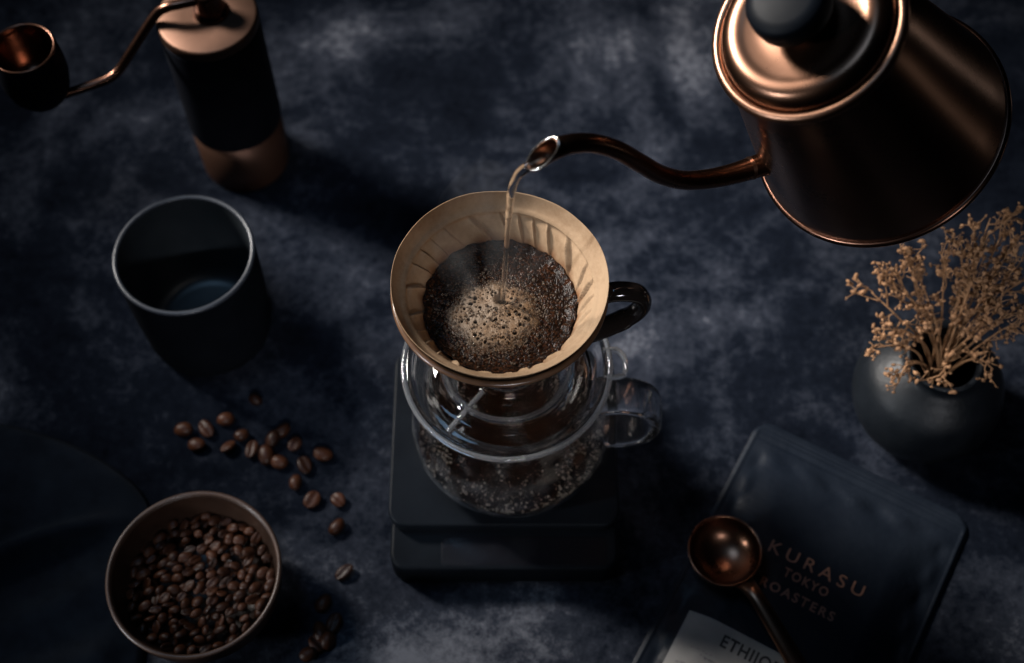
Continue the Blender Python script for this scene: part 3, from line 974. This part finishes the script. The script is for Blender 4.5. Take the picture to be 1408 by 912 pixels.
# ------------------------------------------------------------------ loose beans
loose = [(252, 590), (283, 589), (270, 611), (310, 576), (351, 549), (332, 598), (313, 613), (346, 617), (366, 625), (384, 635), (388, 592), (375, 603),
         (405, 610), (444, 624), (419, 639), (406, 663), (429, 687), (465, 687), (463, 724), (473, 786), (444, 829), (459, 856), (451, 880), (436, 884), (424, 899), (440, 868)]
for i, (x, y) in enumerate(loose):
    p = un(x, y, 0.003)
    lb = ('loose roasted coffee bean in the trail spilled between black cup and bowl' if i < 17 else
          'roasted coffee bean lying singly on the table between bowl and scale' if i < 20 else 'roasted coffee bean in the shadowed small cluster right beside the bowl')
    up_ = random.random() < 0.35
    bean((p[0], p[1], 0.0026 if not up_ else 0.0027), ((0 if up_ else math.pi) + random.gauss(0, 0.18), random.gauss(0, 0.1), random.random() * 6.28),
         random.uniform(0.86, 1.04), lb, 'loose beans on the table')

# ------------------------------------------------------------------ coffee bag
T0, T1 = un(1046, 572, 0.004), un(1340, 714, 0.004)
bu = (T1 - T0); BWd = float(np.linalg.norm(bu)); bu /= BWd
bv = np.array([-bu[1], bu[0], 0])
BL_ = 0.20
BO = (T0 + T1) / 2
bgm = Matrix(((bu[0], bv[0], 0, BO[0]), (bu[1], bv[1], 0, BO[1]), (0, 0, 1, 0), (0, 0, 0, 1)))
bag = empty('coffee_bag', (0, 0, 0), 'flat navy coffee bag with copper lettering lying under the scoop', 'coffee bag')
bag.matrix_world = bgm


def bag_h(u, v_):
    """height of the bag's upper face; u across, v_ from 0 at the top seal to -BL_"""
    d = -v_
    e = max(0.0, 1 - (abs(u) / (BWd / 2)) ** 3.2)
    body = float(smoothstep(0.010, 0.060, d))
    e2 = float(smoothstep(0.0, 0.022, BWd / 2 - 0.006 - abs(u)))
    h_ = 0.0016 + 0.0010 * e * float(smoothstep(0.0, 0.012, d)) + 0.0062 * body * e2
    h_ += 0.0009 * mnoise.noise(Vector((u * 45, d * 60, 2.2))) * float(smoothstep(0.004, 0.02, d)) * (0.25 + 0.75 * (1 - body)) * e
    # creases under the seal and along the sides
    h_ += 0.0012 * math.exp(-((d - 0.020 + 0.05 * abs(u)) / 0.0035) ** 2) * math.sin(u * 260 + 1.0) * 0.8 * e
    h_ += 0.0010 * math.exp(-((abs(u) - BWd / 2 + 0.009) / 0.003) ** 2) * math.sin(d * 210) * float(smoothstep(0.01, 0.03, d))
    h_ -= 0.0007 * math.exp(-((d - 0.0105) / 0.0009) ** 2) * e
    h_ += 0.0007 * math.exp(-((BWd / 2 - abs(u) - 0.0016) / 0.0009) ** 2) * float(smoothstep(0.0, 0.008, d))
    h_ += 0.00035 * math.sin(d * 2600) * float(1 - smoothstep(0.0075, 0.0095, d)) * float(smoothstep(0.0008, 0.002, d)) * e
    return h_


nu, nv = 170, 210
v, f = [], []
cr = 0.010
for side in (1, 0):
    for j in range(nv + 1):
        d = BL_ * (j / nv) ** 1.6
        hw = BWd / 2 - (cr - math.sqrt(max(0, cr * cr - (cr - d) ** 2)) if d < cr else 0)
        for i in range(nu + 1):
            u = hw * (2 * i / nu - 1)
            ztop_ = bag_h(u, -d)
            ed = min(1.0, (hw - abs(u)) / 0.002, d / 0.0015 if d < 0.0015 else 1.0)
            v.append((u, -d, (0.0010 + (ztop_ - 0.0010) * max(ed, 0)) if side else 0.0008))
n1_ = (nu + 1) * (nv + 1)
for s_ in (0, 1):
    for j in range(nv):
        for i in range(nu):
            q = [s_ * n1_ + j * (nu + 1) + i, s_ * n1_ + j * (nu + 1) + i + 1, s_ * n1_ + (j + 1) * (nu + 1) + i + 1, s_ * n1_ + (j + 1) * (nu + 1) + i]
            f.append(tuple(q[::-1] if s_ == 0 else q))
link('pouch', mesh('pouch', v, f), m_bag, bag)


def bag_uv(x, y, z=0.012):
    p = un(x, y, z) - BO
    return float(np.dot(p, bu)), float(np.dot(p, bv))


def bag_text(txt, x, y, h_, m, name, spacing=1.0, bold=0.0, lift=0.0003, align='LEFT', width=None, parent=None):
    """letters with their lower-left at photo pixel (x, y), draped on the bag; width = wanted run length in m"""
    u0, v0 = bag_uv(x, y)
    cu = bpy.data.curves.new('t', 'FONT')
    cu.body = txt; cu.size = 1.0; cu.space_character = spacing; cu.offset = bold; cu.resolution_u = 4
    to = bpy.data.objects.new('t', cu); COL.objects.link(to)
    dg = bpy.context.evaluated_depsgraph_get()
    me = bpy.data.meshes.new_from_object(to.evaluated_get(dg))
    bpy.data.objects.remove(to)
    co = np.array([q.co[:] for q in me.vertices])
    s_ = h_ / (co[:, 1].max() - min(0, co[:, 1].min()))
    sx = (width / co[:, 0].max()) if width else s_
    b = bmesh.new(); b.from_mesh(me)
    bmesh.ops.triangulate(b, faces=b.faces)
    for q in b.verts:
        u = u0 + q.co.x * sx; vv_ = v0 + q.co.y * s_
        q.co = (u, vv_, bag_h(u, vv_) + lift)
    b.to_mesh(me); b.free()
    me.name = name
    me.materials.clear()
    return link(name, me, m, parent or bag, smooth=False)


def run(x0, y0, x1, y1):
    a, b = np.array(bag_uv(x0, y0)), np.array(bag_uv(x1, y1))
    return float(np.linalg.norm(a - b))


bag_text('KURASU', 1055, 753, 0.0066, m_foil, 'brand_lettering', 1.45, 0.0, width=run(1055, 753, 1186, 819))
bag_text('TOKYO', 1077, 788, 0.0050, m_foil, 'city_lettering', 1.25, 0.02, width=run(1077, 788, 1137, 820))
bag_text('ROASTERS', 1044, 800, 0.0050, m_foil, 'trade_lettering', 1.3, 0.02, width=run(1044, 800, 1146, 853))
# sticker
su0, sv1 = bag_uv(951, 832)
sw, sh = run(951, 832, 1106, 910), 0.075
v, f = [], []
for j in range(31):
    for i in range(31):
        u = su0 + sw * i / 30; q = sv1 - sh * j / 30
        v.append((u, q, bag_h(u, q) + 0.0004))
for j in range(30):
    for i in range(30):
        f.append((j * 31 + i + 1, j * 31 + i, (j + 1) * 31 + i, (j + 1) * 31 + i + 1))
stk = link('label_sticker', mesh('label_sticker', v, f), m_sticker, bag)
bag_text('ETHIIOPIA', 989, 885, 0.0066, m_ink, 'origin_lettering', 1.12, 0.025, lift=0.0007, width=run(989, 885, 1092, 936), parent=stk)
# faint illegible small print: short strokes
v, f = [], []
for (x, y, n_, hh) in ((950, 886, 5, 0.0003), (968, 905, 12, 0.0010), (963, 899, 4, 0.0004), (930, 905, 9, 0.0006)):
    u0, v0 = bag_uv(x, y)
    u = u0
    for k in range(n_):
        wd = random.uniform(0.0007, 0.0022)
        b0 = len(v)
        dv = random.uniform(-0.0004, 0.0004)
        for (a, b) in ((0, 0), (wd, 0.0002), (wd, hh + 0.0003), (0, hh)):
            v.append((u + a, v0 + b + dv, bag_h(u + a, v0 + b) + 0.0007))
        f.append((b0, b0 + 1, b0 + 2, b0 + 3))
        u += wd + random.uniform(0.0005, 0.0012)
link('small_print', mesh('small_print', v, f), m_ink2, stk, smooth=False)

# ------------------------------------------------------------------ scoop
scz = 0.0245
sp_c = un(997, 757, scz)
sp_e = un(1125, 965, 0.0150)
dirx = np.array([sp_e[0] - sp_c[0], sp_e[1] - sp_c[1]]); dirx /= np.linalg.norm(dirx)
sco = empty('coffee_scoop', (sp_c[0], sp_c[1], scz), 'copper coffee scoop with round bowl resting on the navy bag', 'scoop', rot=(0, 0, math.atan2(dirx[1], dirx[0])))
rs = 0.0178
prof = [(0, -0.0140)] + [(rs * math.sin(R(a)), -0.0140 * math.cos(R(a)) ** 0.85) for a in range(10, 90, 8)] + [(rs, -0.0002), (rs + 0.0002, 0.0003), (rs - 0.0003, 0.0007), (rs - 0.0010, 0.0002)] + \
       [((rs - 0.0012) * math.sin(R(a)), -0.0130 * math.cos(R(a)) ** 0.85) for a in range(84, 4, -8)] + [(0, -0.0130)]
lathe('bowl', prof, m_scoop, sco, 96)
L_ = float(np.linalg.norm(sp_e[:2] - sp_c[:2]))
hp = spline([(rs - 0.0010, 0, -0.0030), (rs + 0.003, 0, -0.0005), (rs + 0.010, 0, 0.0004), (0.045, 0, -0.002), (0.065, 0, -0.0055), (L_, 0, -0.0085), (L_ + 0.02, 0, -0.0095)], 7)
hw = lerp_list([0.0050, 0.0042, 0.0038, 0.0042, 0.0047, 0.0052, 0.0054], len(hp))
hh = lerp_list([0.0010, 0.0022, 0.0026, 0.0026, 0.0025, 0.0025, 0.0025], len(hp))
tube('handle', hp, list(zip(hw, hh)), m_copper, sco, 18)

# ------------------------------------------------------------------ vase with dried flowers
VZ = 0.062
vc = un(1301, 492, VZ)
vs = empty('bud_vase', (vc[0], vc[1], 0), 'squat round dark stoneware vase holding dried flowers', 'vase')
vo_ = spline([(0.0215, 0.0), (0.0245, 0.0006), (0.0320, 0.0080), (0.0366, 0.0200), (0.0369, 0.0310), (0.0335, 0.0430), (0.0260, 0.0510), (0.0198, 0.0555), (0.0182, 0.0590), (0.0190, 0.0612)], 6)
vi_ = spline([(0.0162, 0.0612), (0.0154, 0.0585), (0.0170, 0.0540), (0.0230, 0.0480), (0.0300, 0.0400), (0.0335, 0.0300), (0.0330, 0.0200), (0.028, 0.0085), (0.02, 0.004)], 5)
lathe('body', [(0, 0.0015), (0.0215, 0.0015)] + [tuple(p) for p in vo_] + [tuple(p) for p in vi_] + [(0, 0.0035)], m_vase, vs, 128)
lathe('lip', arc(0.0176, 0.0612, 0.0014, 0, 360, 12)[:-1], m_vase, vs, 128, closed=True)


def sprig(tip, nbr, spread, nbud, label, group='dried sprigs in the vase', bud=0.00088):
    base = np.array([vc[0] + random.gauss(0, 0.005), vc[1] + random.gauss(0, 0.005), 0.008])
    base[:2] -= (np.array(tip)[:2] - vc[:2]) * 0.12
    mouth_ = np.array([vc[0], vc[1], VZ - 0.001]) + np.array([*((np.array(tip)[:2] - vc[:2]) / np.linalg.norm(np.array(tip)[:2] - vc[:2] + 1e-9) * random.uniform(0.003, 0.0120)), 0])
    tip = np.array(tip, float)
    midp = mouth_ * 0.45 + tip * 0.55 + np.array([random.gauss(0, 0.002), random.gauss(0, 0.002), 0.006])
    main = spline([base, mouth_, midp, tip], 8)
    e = bpy.data.objects.new('dried_flower_sprig', None); e.empty_display_size = 0.01
    COL.objects.link(e); e.location = base
    tag(e, label, 'dried flower', group)
    sv, sf, bvv, bf = [], [], [], []

    def add_t(pts, r0, r1):
        v_, f_ = tube_vf([p - base for p in pts], list(np.linspace(r0, r1, len(pts))), 5, True, base=len(sv))
        sv.extend(v_); sf.extend(f_)

    def add_b(p, s_):
        b0 = len(bvv)
        ax_ = np.array([random.gauss(0, 1) for _ in range(3)]); ax_ /= np.linalg.norm(ax_)
        for q in iv1:
            jit = 1 + 0.4 * random.uniform(-1, 1)
            bvv.append(p - base + (q * jit + ax_ * 0.7 * np.dot(q, ax_)) * s_)
        bf.extend([[b0 + t for t in tri] for tri in ifc1])
    add_t(main, 0.00075, 0.00035)
    nm = len(main)
    ext = np.linalg.norm(tip - mouth_)
    for k in range(nbr):
        i0 = int(nm * (0.50 + 0.48 * k / max(1, nbr - 1))) - 1
        p0 = main[min(i0, nm - 1)]
        t = main[min(i0 + 1, nm - 1)] - main[i0 - 1]; t /= np.linalg.norm(t) + 1e-9
        dr_ = t * 1.0 + np.array([random.gauss(0, 0.55), random.gauss(0, 0.55), random.gauss(0, 0.4)])
        dr_ /= np.linalg.norm(dr_)
        ln = spread * random.uniform(0.6, 1.1)
        p1 = p0 + dr_ * ln * 0.5 + np.array([random.gauss(0, .0012) for _ in range(3)])
        p2 = p0 + dr_ * ln + np.array([random.gauss(0, .002) for _ in range(3)])
        br = spline([p0, p1, p2], 4)
        add_t(br, 0.0004, 0.00026)
        for q in range(nbud):
            a = br[random.randint(2, len(br) - 1)]
            d2 = dr_ + np.array([random.gauss(0, 0.8) for _ in range(3)]); d2 /= np.linalg.norm(d2)
            b_ = a + d2 * random.uniform(0.0025, 0.0065)
            add_t([a, (a + b_) / 2 + np.array([random.gauss(0, .0004) for _ in range(3)]), b_], 0.00026, 0.0002)
            s_ = bud * random.uniform(0.45, 1.0) * random.choice((0.8, 1.0, 1.5))
            add_b(b_, s_)
            if random.random() < 0.4:
                add_b(b_ + np.array([random.gauss(0, 1) for _ in range(3)]) * s_ * 0.8, s_ * 0.8)
        add_b(p2, bud * 1.2)
    link('stem', mesh('stem', sv, sf), m_stem, e)
    link('flower_heads', mesh('flower_heads', bvv, bf), m_bud, e)['kind'] = 'stuff'


lab = {'l': 'dried brown flower sprig leaning out of the vase toward the dripper', 'u': 'upright dried brown flower sprig rising from the vase below the kettle',
       'r': 'dense dried brown flower sprig fanning out of the vase away from the dripper', 'd': 'short dried brown flower sprig drooping over the vase lip'}
for (x, y, z, k) in ((1198, 402, 0.086, 'l'), (1212, 386, 0.090, 'l'), (1230, 376, 0.094, 'l'), (1244, 352, 0.100, 'u'), (1255, 365, 0.096, 'u'),
                     (1300, 345, 0.104, 'u'), (1322, 325, 0.106, 'u'), (1340, 310, 0.110, 'r'), (1362, 300, 0.112, 'r'), (1385, 305, 0.112, 'r'), (1400, 325, 0.110, 'r'),
                     (1402, 352, 0.108, 'r'), (1405, 385, 0.104, 'r'), (1412, 415, 0.100, 'r'), (1396, 445, 0.094, 'r'), (1350, 340, 0.108, 'r'), (1370, 370, 0.104, 'r'), (1335, 375, 0.104, 'r'), (1380, 400, 0.100, 'r'),
                     (1202, 478, 0.076, 'd'), (1212, 452, 0.080, 'd'), (1234, 525, 0.072, 'd'), (1290, 518, 0.074, 'd'), (1366, 508, 0.074, 'd')):
    if k == 'd':
        sprig(un(x, y, z), 5, 0.008, 4, lab[k])
    else:
        sprig(un(x, y, z), 7, 0.012, 5, lab[k])

# ------------------------------------------------------------------ steam over the coffee
m_steam = bpy.data.materials.new('steam')
m_steam.use_nodes = True
nt = m_steam.node_tree
nt.nodes.remove(nt.nodes['Principled BSDF'])
pv = nt.nodes.new('ShaderNodeVolumePrincipled')
pv.inputs['Color'].default_value = (0.95, 0.95, 0.95, 1)
pv.inputs['Anisotropy'].default_value = 0.2
tcs = nt.nodes.new('ShaderNodeTexCoord')
mps = nt.nodes.new('ShaderNodeMapping'); mps.inputs['Scale'].default_value = (1.0, 1.0, 0.45)
ns = nt.nodes.new('ShaderNodeTexNoise'); ns.inputs['Scale'].default_value = 38; ns.inputs['Detail'].default_value = 3; ns.inputs['Distortion'].default_value = 1.5
nt.links.new(tcs.outputs['Object'], mps.inputs[0]); nt.links.new(mps.outputs[0], ns.inputs['Vector'])
mrs = nt.nodes.new('ShaderNodeMapRange')
mrs.inputs[1].default_value, mrs.inputs[2].default_value = 0.46, 0.75
mrs.inputs[3].default_value, mrs.inputs[4].default_value = 0.0, 4.0
nt.links.new(ns.outputs[0], mrs.inputs[0])
nt.links.new(mrs.outputs[0], pv.inputs['Density'])
nt.links.new(pv.outputs[0], nt.nodes['Material Output'].inputs['Volume'])
stm = lathe('steam', [(0, 0), (0.012, 0.0005), (0.020, 0.004), (0.023, 0.012), (0.024, 0.030), (0.021, 0.050), (0.014, 0.066), (0.006, 0.073), (0, 0.074)], m_steam, None, 32)
stm.location = (ax - 0.004, ay + 0.012, Z0 + ZBED + 0.004)
tag(stm, 'faint wisp of steam rising over the coffee in the filter', 'steam')
